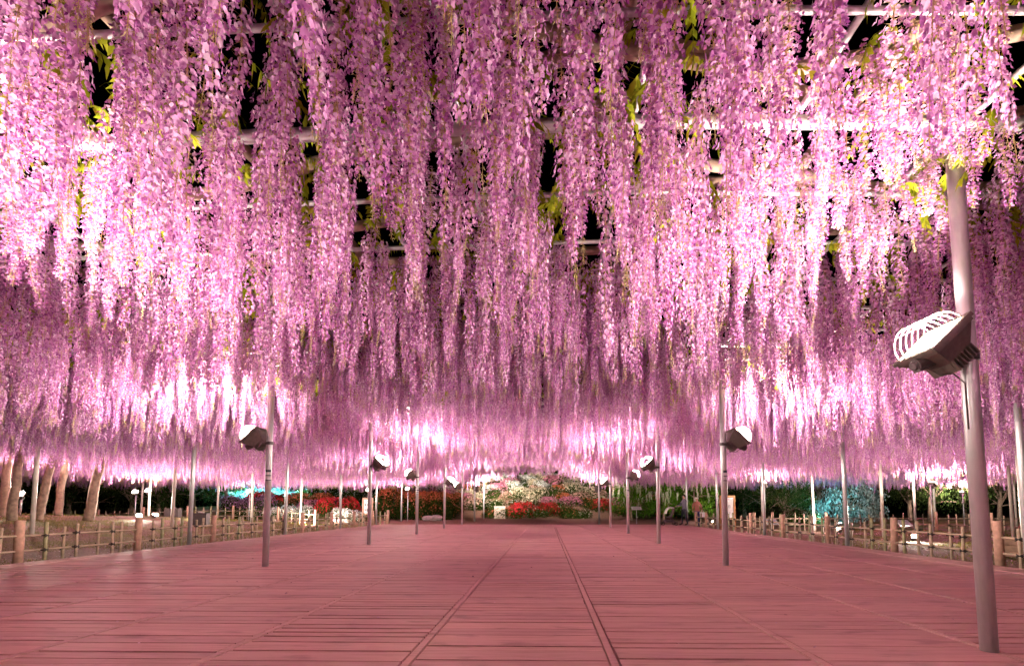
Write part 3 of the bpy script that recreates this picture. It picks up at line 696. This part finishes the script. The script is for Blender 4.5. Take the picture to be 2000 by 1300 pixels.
while yy < 47.6:
    h_ = (yy - 36.6) / 11.0
    for x in np.arange(-15.5, 13.6, 1.22):
        xx = x + random.uniform(-.4, .4) + (rowi % 2) * .65; y2 = yy + random.uniform(-.3, .3)
        r2 = ((xx + 1.0) / 17.0) ** 2 + ((y2 - 47.5) / 10.8) ** 2
        if r2 > 1.10: continue
        u = random.random()
        if rowi == 0 or (r2 > .86):
            if u < .80: c_, kd, lb = random.choice(('salmon', 'cream')), 'sparse', 'dark leafy azalea with few blossoms at the foot of the mound'
            elif u < .92: c_, kd, lb = 'red', 'full', 'deep red flowering azalea at the foot of the mound'
            else: c_, kd, lb = 'blush', 'full', 'blush flowering azalea at the foot of the mound'
        elif h_ > .70 and -5 < xx < 2.5: c_, kd, lb = 'white', 'green', 'bright green flowerless shrub on top of the mound'
        elif h_ > .62: c_ = random.choice(('white', 'white', 'cream', 'cream', 'blush')); kd = 'full'; lb = '%s flowering azalea high on the mound' % c_
        else:
            c_ = random.choice(('cream', 'cream', 'cream', 'white', 'white', 'blush', 'blush', 'salmon', 'pink')); kd = 'full' if random.random() < .75 else 'sparse'
            lb = ('%s flowering azalea on the front slope of the mound' if kd == 'full' else '%s azalea, mostly leaf, on the front slope of the mound') % c_
        s_ = random.uniform(.9, 1.2) * (1.2 if rowi == 0 or r2 > .86 else 1.0)
        bush(xx, y2, s_, s_ * random.uniform(.75, 1.1), c_, kd, lb, G_M)
    yy += 1.15; rowi += 1
# the flowering banks beyond the grassy hump, by pixel column and depth
G_B = 'azalea bushes in the bank beyond the lawn fence'
for (px0, px1, Y, cs, kd, zz, lb, sz) in (
        (455, 530, 32.5, ('lilac',), 'full', .0, 'dusky lilac azalea in the bank beyond the lawn', 1.0),
        (470, 545, 30.8, ('white', 'cream'), 'sparse', -.05, 'low leafy azalea with sparse pale blossoms before the lilac ones', .7),
        (515, 640, 33.5, ('red', 'salmon'), 'full', .25, 'red flowering azalea in the bank beyond the lawn', 1.1),
        (540, 600, 30.8, ('white',), 'full', .0, 'low white azalea before the red bank', .75),
        (610, 660, 31.8, ('magenta', 'pink'), 'full', .1, 'magenta azalea in the bank beyond the lawn', 1.0),
        (645, 715, 31.5, ('red',), 'full', .15, 'bright red azalea near the photo notice board', 1.05),
        (665, 705, 29.6, ('white',), 'full', .0, 'white azalea beside the pale rock', .8),
        (600, 720, 35.5, ('white', 'cream'), 'sparse', .9, 'leafy azalea with scattered white blossoms behind the red bank', 1.1),
        (590, 730, 37.5, ('white',), 'sparse', 1.2, 'tall leafy shrub with few blossoms behind the azalea bank', 1.3)):
    x0 = at_depth(px0, 990, Y).x; x1 = at_depth(px1, 990, Y).x; x = x0
    while x < x1:
        bush(x, Y + random.uniform(-.3, .3), sz * random.uniform(.9, 1.15), sz * random.uniform(1.05, 1.35), random.choice(cs), kd, lb, G_B, ground_z(x, Y) + zz * .35)
        x += 1.25 * sz
x = at_depth(742, 990, 32.5).x
while x < at_depth(885, 990, 32.5).x:                      # the orange topped hedge
    bush(x, 32.8 + random.uniform(-.2, .2), 1.1, 1.75, 'salmon', 'sparse', 'tall dark azalea of the orange topped hedge', 'bushes of the orange topped hedge')
    bush(x + .4, 33.3, 1.0, 1.0, 'salmon', 'full', 'salmon blossoms crowning the orange topped hedge', 'bushes crowning the orange topped hedge', ground_z(x, 33) + 1.15)
    x += 1.15
# shrubs lit blue
for px in range(455, 580, 17):
    p = at_depth(px, 966 - 8 * math.sin((px - 455) / 125 * 3.1), 36.0)
    o = obj('silver_shrub', BG[0], None, (p.x, 36 + random.uniform(-.4, .4), p.z - 0.85), (0, 0, random.random() * 6), (1.2, 1.2, 1.3))
    o.material_slots[0].link = 'OBJECT'; o.material_slots[0].material = M['leaf_silver']
    tag(o, 'shrub lit pale blue behind the red azalea bank', 'shrub', 'blue lit shrubs')

# ------------------------------------------------------------------ trees round the garden
def tree_meshes(seed, h, rad, weep=0.0, leafs=5200, mat='leaf_dark', ls=.10):
    rd = random.Random(seed); tr = MB(); cr = MB()
    top = Vector((rd.uniform(-.3, .3), rd.uniform(-.3, .3), h * .62))
    tr.tube([(0, 0, -.2), (top.x * .3, top.y * .3, h * .25), (top.x, top.y, h * .62)], [.16 * h / 5, .12 * h / 5, .05 * h / 5], 9)
    cl = []
    for k in range(22):
        an = rd.random() * 6.283; rr = rad * math.sqrt(rd.random()) * .85; zz = h * rd.uniform(.22, .95) * (1 - .25 * rr / rad)
        c_ = Vector((math.cos(an) * rr, math.sin(an) * rr, zz)); cl.append((c_, rad * rd.uniform(.22, .42)))
        st_ = Vector((top.x * .5, top.y * .5, h * rd.uniform(.2, .5)))
        tr.tube([st_, (st_ + c_) / 2 + Vector((0, 0, .12)), c_], [.05 * h / 5, .035 * h / 5, .012], 5)
    for _ in range(leafs):
        c_, r_ = rd.choice(cl); d = Vector((rd.gauss(0, 1), rd.gauss(0, 1), rd.gauss(0, .8))).normalized()
        p = c_ + d * r_ * rd.random() ** .4; p.z -= weep * rd.random() * (p - c_).length
        if p.z < .05: p.z = .1
        a_, u_ = orth(Vector((rd.gauss(0, 1), rd.gauss(0, 1), rd.gauss(0, 1) + .6)).normalized()); s = ls * rd.uniform(.6, 1.2)
        if weep: u_ = (u_ * .4 - Vector((0, 0, 1))).normalized()
        cr.add([p - a_ * s * .45, p - u_ * s, p + a_ * s * .45, p + u_ * s], [(0, 1, 2), (0, 2, 3)], 0, rd.random())
    return tr.mesh('trunk', 'bark', True), cr.mesh('crown', mat)
TM = [tree_meshes(s, 6.0, 2.9) for s in range(4)]
def tree(px, Y, s, label, cat='tree', tm=None, mat=None, group='dark trees round the garden'):
    x = at_depth(px, 990, Y).x; t = thing('broadleaf_tree', label, cat, (x, Y, ground_z(x, Y)), random.random() * 6.283, group)
    tm = tm or random.choice(TM)
    obj('trunk', tm[0], t, scl=(s,) * 3); c_ = obj('crown', tm[1], t, scl=(s,) * 3)
    if mat: c_.material_slots[0].link = 'OBJECT'; c_.material_slots[0].material = M[mat]
    return t
for px in range(-120, 460, 62): tree(px + random.uniform(-15, 15), random.uniform(31, 35), random.uniform(.75, 1.0), 'dark evergreen tree behind the low back fence of the grassy hump')
for px in range(430, 900, 48): tree(px + random.uniform(-12, 12), random.uniform(41, 46), random.uniform(.85, 1.1), 'dark evergreen tree behind the azalea bank and hedge')
for px in range(880, 1320, 60): tree(px, random.uniform(58, 62), 1.25, 'dark evergreen tree rising behind the azalea mound')
for px in range(1270, 1480, 46): tree(px, random.uniform(38, 43), random.uniform(.85, 1.05), 'dark evergreen tree behind the white wisteria and the visitors')
for px in range(1480, 2120, 58): tree(px + random.uniform(-12, 12), random.uniform(31, 36), random.uniform(.7, .95), 'dark evergreen tree behind the flat lawn')
tree(1535, 27, .55, 'low spreading dark pine beside the weeping tree', tm=TM[1], group=None)
wm = tree_meshes(31, 3.9, 2.9, .55, 3600, 'leaf_silver', .12)
t = tree(1648, 29, .72, 'weeping silvery tree lit pale blue beyond the flat lawn', tm=wm, group=None); t.name = 'weeping_tree'
for px in (1556, 1578):
    x = at_depth(px, 990, 26.5).x
    bush(x, 26.5, .9, .95, 'cream', 'sparse', 'leafy shrub with cream blossoms beside the weeping tree', 'cream shrubs beside the weeping tree')
# white wisteria hanging behind the visitors
t = thing('white_wisteria', 'white flowered wisteria with green leaves behind the visitors', 'wisteria', (at_depth(1290, 990, 32).x, 32, ground_z(8, 32)))
wl_ = tree_meshes(77, 3.6, 2.2, 0, 4200, 'leaf_bright', .085)
for dx in (-2.0, .2, 2.4):
    obj('foliage', wl_[1], t, (dx, random.uniform(-.3, .3), .1), (0, 0, dx), (.95, .7, .95)); obj('trunk', wl_[0], t, (dx, 0, 0), (0, 0, dx), (.9, .7, .9))
for _ in range(85):
    x = random.uniform(-3.8, 4.0); z = random.uniform(1.5, 3.5)
    o = obj('raceme', RM[random.choice((0, 2, 5, 7))], t, (x, random.uniform(-1.7, -1.0), z), (random.gauss(0, .04), random.gauss(0, .04), random.random() * 6), (.9, .9, random.uniform(.4, .7)))
    for k in (0, 1): o.material_slots[k].link = 'OBJECT'; o.material_slots[k].material = M['white_petal']

# ------------------------------------------------------------------ grass and fallen petals
def ground_scatter(name, label, n_, fn, mat, mk):
    b = MB()
    for _ in range(n_):
        x, y = fn(); mk(b, x, y, ground_z(x, y))
    return tag(obj(name, b.mesh(name, mat)), label, name.split('_')[-1], None, 'stuff')
def blade(b, x, y, z):
    an = random.random() * 6.283; h = random.uniform(.03, .09); w = .006
    d = Vector((math.cos(an), math.sin(an), 0)); e = Vector((random.gauss(0, .03), random.gauss(0, .03), h))
    p = Vector((x, y, z - .01)); b.add([p - d * w, p + d * w, p + e], [(0, 1, 2)], 0, random.random())
def lawn_l():
    while True:
        x = random.uniform(-28, -10.1); y = random.uniform(4.5, 27)
        if vnoise(x * .8, y * .8, 31) + .3 * smooth01((y - 10) / 6) > .55: return x, y
def lawn_r():
    while True:
        x = random.uniform(8.4, 25); y = random.uniform(5, 22)
        if vnoise(x * .7, y * .7, 33) > .5: return x, y
ground_scatter('hump_grass', 'thin short grass on the hump', 42000, lawn_l, 'grass', blade)
ground_scatter('lawn_grass', 'thin short grass on the flat lawn', 20000, lawn_r, 'grass', blade)
def petal(b, x, y, z):
    an = random.random() * 6.283; s = random.uniform(.008, .018); a_ = Vector((math.cos(an), math.sin(an), random.gauss(0, .3))) * s; u_ = Vector((-math.sin(an), math.cos(an), random.gauss(0, .3))) * s
    p = Vector((x, y, z + .012)); b.add([p - a_, p - u_, p + a_, p + u_], [(0, 1, 2), (0, 2, 3)], 0, random.random())
ground_scatter('hump_fallen_petals', 'fallen wisteria petals on the soil of the hump', 24000, lambda: (random.uniform(-27, -9.8), random.uniform(4.5, 22)), 'fallen', petal)
ground_scatter('lawn_fallen_petals', 'fallen wisteria petals on the flat lawn', 15000, lambda: (random.uniform(8.1, 22), random.uniform(5, 20)), 'fallen', petal)
b = MB()
for _ in range(260): petal(b, random.uniform(-9, 7.5), random.uniform(2.6, 16), -.003 + random.uniform(0, .004))
tag(obj('deck_fallen_petals', b.mesh('deck_fallen_petals', 'fallen')), 'fallen petals strewn on the boardwalk', 'petals', None, 'stuff')

# ------------------------------------------------------------------ boards, cabinet, planter, rocks
def notice(px, Y, w, h, z0, label, frame_mat, rows, rz=0.0):
    x = at_depth(px, 990, Y).x; t = thing('notice_board', label, 'sign', (x, Y, ground_z(x, Y)), R(rz))
    for s in (-1, 1): obj('post', MB().box((s * (w / 2 + .045), 0, (z0 + h + .1) / 2 - .05), (.088, .09, z0 + h + .2)).mesh('post', frame_mat), t)
    obj('top_rail', MB().box((0, 0, z0 + h + .05), (w + .002, .07, .09)).mesh('top_rail', frame_mat), t)
    obj('bottom_rail', MB().box((0, 0, z0 - .04), (w + .002, .07, .07)).mesh('bottom_rail', frame_mat), t)
    pn = obj('panel', MB().box((0, 0, z0 + h / 2), (w - .004, .03, h - .01)).mesh('panel', 'board_white'), t)
    for (cx_, cz_, ww, hh) in rows: obj('print', MB().box((cx_ * w, -.017, z0 + cz_ * h), (ww * w, .004, hh * h)).mesh('print', 'print_grey'), pn)
    return t
notice(718, 26.6, .42, .80, .72, 'photo notice board with a white panel and small dark pictures by the fence end', 'fence_post',
       [(-.28, .62, .2, .14), (.02, .62, .2, .14), (.30, .62, .16, .14), (-.30, .24, .14, .16), (-.02, .24, .24, .2), (.30, .24, .14, .16), (0, .86, .6, .03)])
strokes = []
for q, cx_ in ((0, -.13), (1, .14)):                     # two block characters made of strokes
    strokes += [(cx_, .62, .2, .018), (cx_, .56, .2, .014), (cx_ - .07, .55, .03, .12), (cx_ + .06, .55, .03, .12), (cx_, .50, .18, .014)]
strokes += [(0, .90, .3, .04), (0, .30, .5, .012), (0, .26, .5, .012), (0, .22, .42, .012)]
notice(1421, 22.8, .56, 1.0, .55, 'tall wooden framed notice with a white lettered panel behind the bamboo fence', 'orange_wood', strokes)
def slant_plate(px, Y, label, rz=0, z=.55, w=.42):
    x = at_depth(px, 990, Y).x; t = thing('plant_label', label, 'sign', (x, Y, ground_z(x, Y)), R(rz))
    obj('stake', MB().box((0, 0, z / 2 - .05), (.04, .04, z)).mesh('stake', 'steel'), t)
    pl = obj('plate', MB().box((0, 0, 0), (w, .3, .018)).mesh('plate', 'board_white'), t, (0, 0, z), (R(38), 0, 0))
    for k in range(3): obj('print', MB().box((0, .08 - .07 * k, .0105), (w * .7, .02, .003)).mesh('print', 'print_grey'), pl)
slant_plate(1506, 17.0, 'slanted white plant label behind the bamboo fence of the flat lawn')
slant_plate(1764, 15.8, 'slanted white plant label next to the bright ground floodlight')
slant_plate(1243, 28.6, 'lilac white information plate on a stake before the red azaleas', 0, .95, .62)
p = at_depth(976, 1007, 36.2); t = thing('electric_cabinet', 'cream metal electric cabinet at the foot of the azalea mound', 'cabinet', (p.x, 36.2, ground_z(p.x, 36.2)), R(6))
obj('body', MB().box((0, 0, .47), (.86, .5, .94)).mesh('body', 'cabinet'), t); obj('lid', MB().box((0, 0, .965), (.92, .56, .045)).mesh('lid', 'cabinet'), t)
dr = obj('door', MB().box((0, -.258, .47), (.76, .012, .82)).mesh('door', 'cabinet'), t); obj('handle', MB().box((0, -.27, .5), (.07, .014, .1)).mesh('handle', 'twine'), dr)
obj('plinth', MB().box((0, 0, -.02), (.8, .44, .05)).mesh('plinth', 'rock'), t)
t = thing('planter_box', 'low wooden planter box on the lawn beside the fence', 'planter', (10.45, 9.9, ground_z(10.45, 9.9)), R(-8))
for k in range(3):
    for s in (-1, 1):
        obj('board', MB().box((0, s * .34, .10 + .122 * k), (1.3, .03, .118)).mesh('board', 'plank_wood'), t)
        obj('board', MB().box((s * .634, 0, .10 + .122 * k), (.03, .645, .118)).mesh('board', 'plank_wood'), t)
obj('soil', MB().box((0, 0, .22), (1.23, .64, .3)).mesh('soil', 'soilbag'), t)
for s in (-1, 1):
    for q in (-1, 1): obj('foot', MB().box((s * .55, q * .28, .0), (.08, .08, .08)).mesh('foot', 'plank_wood'), t)
bush(10.45, 9.9, .42, .38, 'pink', 'green', 'low green plant growing in the wooden planter box', None, ground_z(10.45, 9.9) + .40)
for (px, Y, w, h, lb) in ((338, 20.4, .55, .42, 'dark gear box beside the low back fence'), (393, 18.0, .5, .5, 'dark gear box standing on the grass by the fence post')):
    x = at_depth(px, 1000, Y).x; t = thing('gear_box', lb, 'box', (x, Y, ground_z(x, Y) - .03), R(12))
    bx_ = MB(); bx_.box((0, 0, h / 2), (w, .3, h)); obj('body', bx_.mesh('body', 'cast_dark'), t); obj('lid', MB().box((0, 0, h + .012), (w + .04, .34, .025)).mesh('lid', 'cast_dark'), t)
    obj('handle', MB().tube([(-.1, 0, h + .02), (-.1, 0, h + .07), (.1, 0, h + .07), (.1, 0, h + .02)], .01, 6).mesh('handle', 'wire', True), t)
def rock(px, Y, s, lb):
    x = at_depth(px, 1000, Y).x; rd = random.Random(px); vs = []; fs = []; nu, nv = 12, 7
    for j in range(nv + 1):
        for i_ in range(nu):
            th = math.pi * j / nv; ph = 2 * math.pi * i_ / nu; q = 1 + .22 * (vnoise(ph * 1.2 + 5, th * 1.7, px) - .5) * 2 * math.sin(th)
            vs.append((s * q * math.sin(th) * math.cos(ph) * 1.3, s * q * math.sin(th) * math.sin(ph), s * .75 * q * math.cos(th)))
    fs = [(j * nu + i_, j * nu + (i_ + 1) % nu, (j + 1) * nu + (i_ + 1) % nu, (j + 1) * nu + i_) for j in range(nv) for i_ in range(nu)]
    mb = MB(); mb.add(vs, fs); tag(obj('rock', mb.mesh('rock', 'rock'), None, (x, Y, ground_z(x, Y) + s * .45)), lb, 'rock')
rock(657, 28.9, .30, 'pale rounded rock before the white azalea'); rock(676, 29.2, .36, 'grey boulder leaning by the white azalea'); rock(836, 31.0, .3, 'pale boulder before the dark hedge'); rock(852, 31.2, .34, 'flat pale stone before the dark hedge')

# ------------------------------------------------------------------ visitors
def mat_flat(name, c): return simple(name, c, 0.8, 0, 0.1, 12)
def person(loc, rz, label, skin, hair, top, bottom, shoe, arms, cap=None, hgt=1.66):
    J = {}; E = []; rads = {}
    def j(nm, p, r, par=None):
        J[nm] = len(J); rads[nm] = r; P.append(p); 
        if par: E.append((J[par], J[nm]))
    P = []
    j('pel', (0, 0, .93), (.155, .115)); j('waist', (0, 0, 1.06), (.135, .10), 'pel'); j('chest', (0, -.01, 1.25), (.165, .115), 'waist'); j('sh', (0, -.01, 1.38), (.12, .085), 'chest')
    j('neck', (0, -.01, 1.46), (.052, .052), 'sh'); j('h0', (0, .0, 1.535), (.078, .088), 'neck'); j('h1', (0, .0, 1.62), (.075, .088), 'h0'); j('h2', (0, 0, 1.675), (.045, .05), 'h1')
    for s, nm in ((-1, 'r'), (1, 'l')):
        el, ha = arms[nm]
        j(nm + 'shd', (s * .165, -.01, 1.36), (.062, .062), 'sh'); j(nm + 'el', el, (.045, .045), nm + 'shd'); j(nm + 'wr', ha, (.033, .033), nm + 'el')
        d = (Vector(ha) - Vector(el)).normalized(); h2 = Vector(ha) + d * .09; j(nm + 'hand', tuple(h2), (.036, .022), nm + 'wr')
        stp = .07 * s
        j(nm + 'hip', (s * .09, 0, .86), (.095, .095), 'pel'); j(nm + 'kn', (s * .095, .03 + stp, .48), (.066, .066), nm + 'hip'); j(nm + 'an', (s * .10, -.02 + stp * 1.6, .09), (.042, .045), nm + 'kn'); j(nm + 'toe', (s * .115, .15 + stp * 1.6, .035), (.04, .03), nm + 'an')
    me = bpy.data.meshes.new('person'); me.from_pydata(P, E, []); o = obj('person', me)
    sk = o.modifiers.new('skin', 'SKIN'); sk.use_smooth_shade = True
    for nm, i_ in J.items():
        v = me.skin_vertices[0].data[i_]; v.radius = rads[nm]; v.use_root = (nm == 'pel')
    o.modifiers.new('sub', 'SUBSURF').levels = 2
    dg = bpy.context.evaluated_depsgraph_get(); bm_ = bpy.data.meshes.new_from_object(o.evaluated_get(dg)); o.modifiers.clear(); o.data = bm_
    bm_.materials.clear()
    for m_ in (skin, top, bottom, shoe, hair): bm_.materials.append(m_)
    for pl in bm_.polygons:
        c_ = pl.center; pl.use_smooth = True
        if c_.z > 1.47: pl.material_index = 0
        elif c_.z < .085: pl.material_index = 3
        elif min((c_ - (Vector(arms[nm][1]) + (Vector(arms[nm][1]) - Vector(arms[nm][0])).normalized() * .06)).length for nm in 'rl') < .10: pl.material_index = 0
        elif c_.z < .90 and abs(c_.x) < .24: pl.material_index = 2
        else: pl.material_index = 1
    k = hgt / 1.70; o.scale = (k,) * 3; o.location = loc; o.rotation_euler = (0, 0, rz)
    tag(o, label, 'person')
    hb = MB(); nu, nv = 14, 6; vs = []; fs = []
    for jn_ in range(nv + 1):                              # hair: a cap that leaves the face open
        for i_ in range(nu):
            ph = 2 * math.pi * i_ / nu; front = math.sin(ph) > .35
            th = (math.pi * .42 if front else math.pi * .68) * jn_ / nv
            vs.append((.092 * math.sin(th) * math.cos(ph), .104 * math.sin(th) * math.sin(ph) - .004, 1.595 + .112 * math.cos(th)))
    hb.add(vs, [(a * nu + i_, a * nu + (i_ + 1) % nu, (a + 1) * nu + (i_ + 1) % nu, (a + 1) * nu + i_) for a in range(nv) for i_ in range(nu)])
    obj('hair' if not cap else 'cap', hb.mesh('hair', cap or hair, True), o)
    if cap: obj('brim', MB().box((0, .13, 1.635), (.15, .09, .012)).mesh('brim', cap), o)
    fb = MB(); fb.tube([(0, .085, 1.585), (0, .108, 1.555), (0, .092, 1.548)], [.008, .014, .008], 6)
    obj('nose', fb.mesh('nose', skin, True), o)
    ey = MB()
    for s in (-1, 1): ey.box((s * .033, .086, 1.592), (.022, .008, .010))
    ey.box((0, .086, 1.515), (.05, .008, .008)); obj('face_features', ey.mesh('face_features', hair), o)
    return o
SKIN = mat_flat('skin', (.45, .27, .19)); HAIR = mat_flat('dark hair', (.02, .015, .012))
p1 = at_depth(1337, 1022, 25.2); p2 = at_depth(1362, 1022, 25.6)
person((p1.x, 25.2, .02 + ground_z(p1.x, 25.2) if p1.x > DECK_X1 else .002), R(100), 'person in a grey top and dark trousers pushing the pushchair', SKIN, HAIR, mat_flat('grey top', (.16, .15, .18)), mat_flat('dark trousers', (.03, .03, .045)), mat_flat('dark shoe', (.02, .02, .02)),
       {'r': ((-.22, .12, 1.14), (-.16, .36, 1.06)), 'l': ((.22, .12, 1.14), (.16, .36, 1.06))})
person((p2.x, 25.6, ground_z(p2.x, 25.6) + .0), R(175), 'person in a rust red jacket, blue bottoms and a pale cap beside the fence end', SKIN, HAIR, mat_flat('rust jacket', (.30, .10, .07)), mat_flat('blue bottoms', (.05, .045, .14)), mat_flat('brown shoe', (.06, .04, .03)),
       {'r': ((-.24, .02, 1.10), (-.25, .10, .88)), 'l': ((.24, .02, 1.10), (.25, .10, .88))}, cap=mat_flat('pale cap', (.6, .5, .47)), hgt=1.62)
hb = MB(); hb.box((0, 0, .14), (.26, .10, .28)); t = thing('shopping_bag', 'small white bag held by the person in the rust red jacket', 'bag', (p2.x + .24 * .95, 25.6 - .17, .42))
obj('body', hb.mesh('body', 'board_white'), t); obj('handle', MB().tube([(-.08, 0, .28), (-.05, 0, .37), (.05, 0, .37), (.08, 0, .28)], .008, 6).mesh('handle', 'board_white', True), t)
px_ = p1.x - .85
t = thing('pushchair', 'dark pushchair with a pale canopy pushed by the person in grey', 'pushchair', (px_, 25.15, .002), R(0))
cn = MB(); vs = []; fs = []
for i_ in range(9):
    for q in range(7):
        an = R(-10 + 130 * i_ / 8); wv = -.22 + .44 * q / 6; rr = .34 * (1 - .25 * (abs(wv) / .22) ** 2); vs.append((.10 - rr * math.cos(an), wv, .66 + rr * math.sin(an)))
cn.add(vs, [(i_ * 7 + q, i_ * 7 + q + 1, (i_ + 1) * 7 + q + 1, (i_ + 1) * 7 + q) for i_ in range(8) for q in range(6)])
obj('canopy', cn.mesh('canopy', 'board_white', True), t)
obj('seat', MB().box((-.05, 0, .45), (.42, .36, .06), rot=Matrix.Rotation(R(8), 3, 'Y')).box((.17, 0, .66), (.06, .36, .46), rot=Matrix.Rotation(R(20), 3, 'Y')).mesh('seat', 'cast_dark'), t)
fm = MB()
for s in (-1, 1): fm.tube([(.56, s * .2, 1.02), (.42, s * .22, .95), (.05, s * .23, .45), (-.38, s * .2, .12)], .013, 6); fm.tube([(.05, s * .23, .5), (.32, s * .22, .12)], .013, 6)
fm.tube([(.56, -.2, 1.02), (.56, .2, 1.02)], .016, 6); obj('frame', fm.mesh('frame', 'cast_dark', True), t)
wh = MB(); wh.tube([(.088 * math.cos(a_), 0, .088 * math.sin(a_)) for a_ in [q * math.pi / 8 for q in range(17)]], .018, 6, cap=False); wh.tube([(0, -.02, 0), (0, .02, 0)], .03, 8)
WH = wh.mesh('wheel', 'twine', True)
for (x, s) in ((-.38, -1), (-.38, 1), (.32, -1), (.32, 1)): obj('wheel', WH, t, (x, s * .24, .106))
obj('basket', MB().box((.0, 0, .24), (.4, .34, .14), taper=1.1).mesh('basket', 'cast_dark'), t)
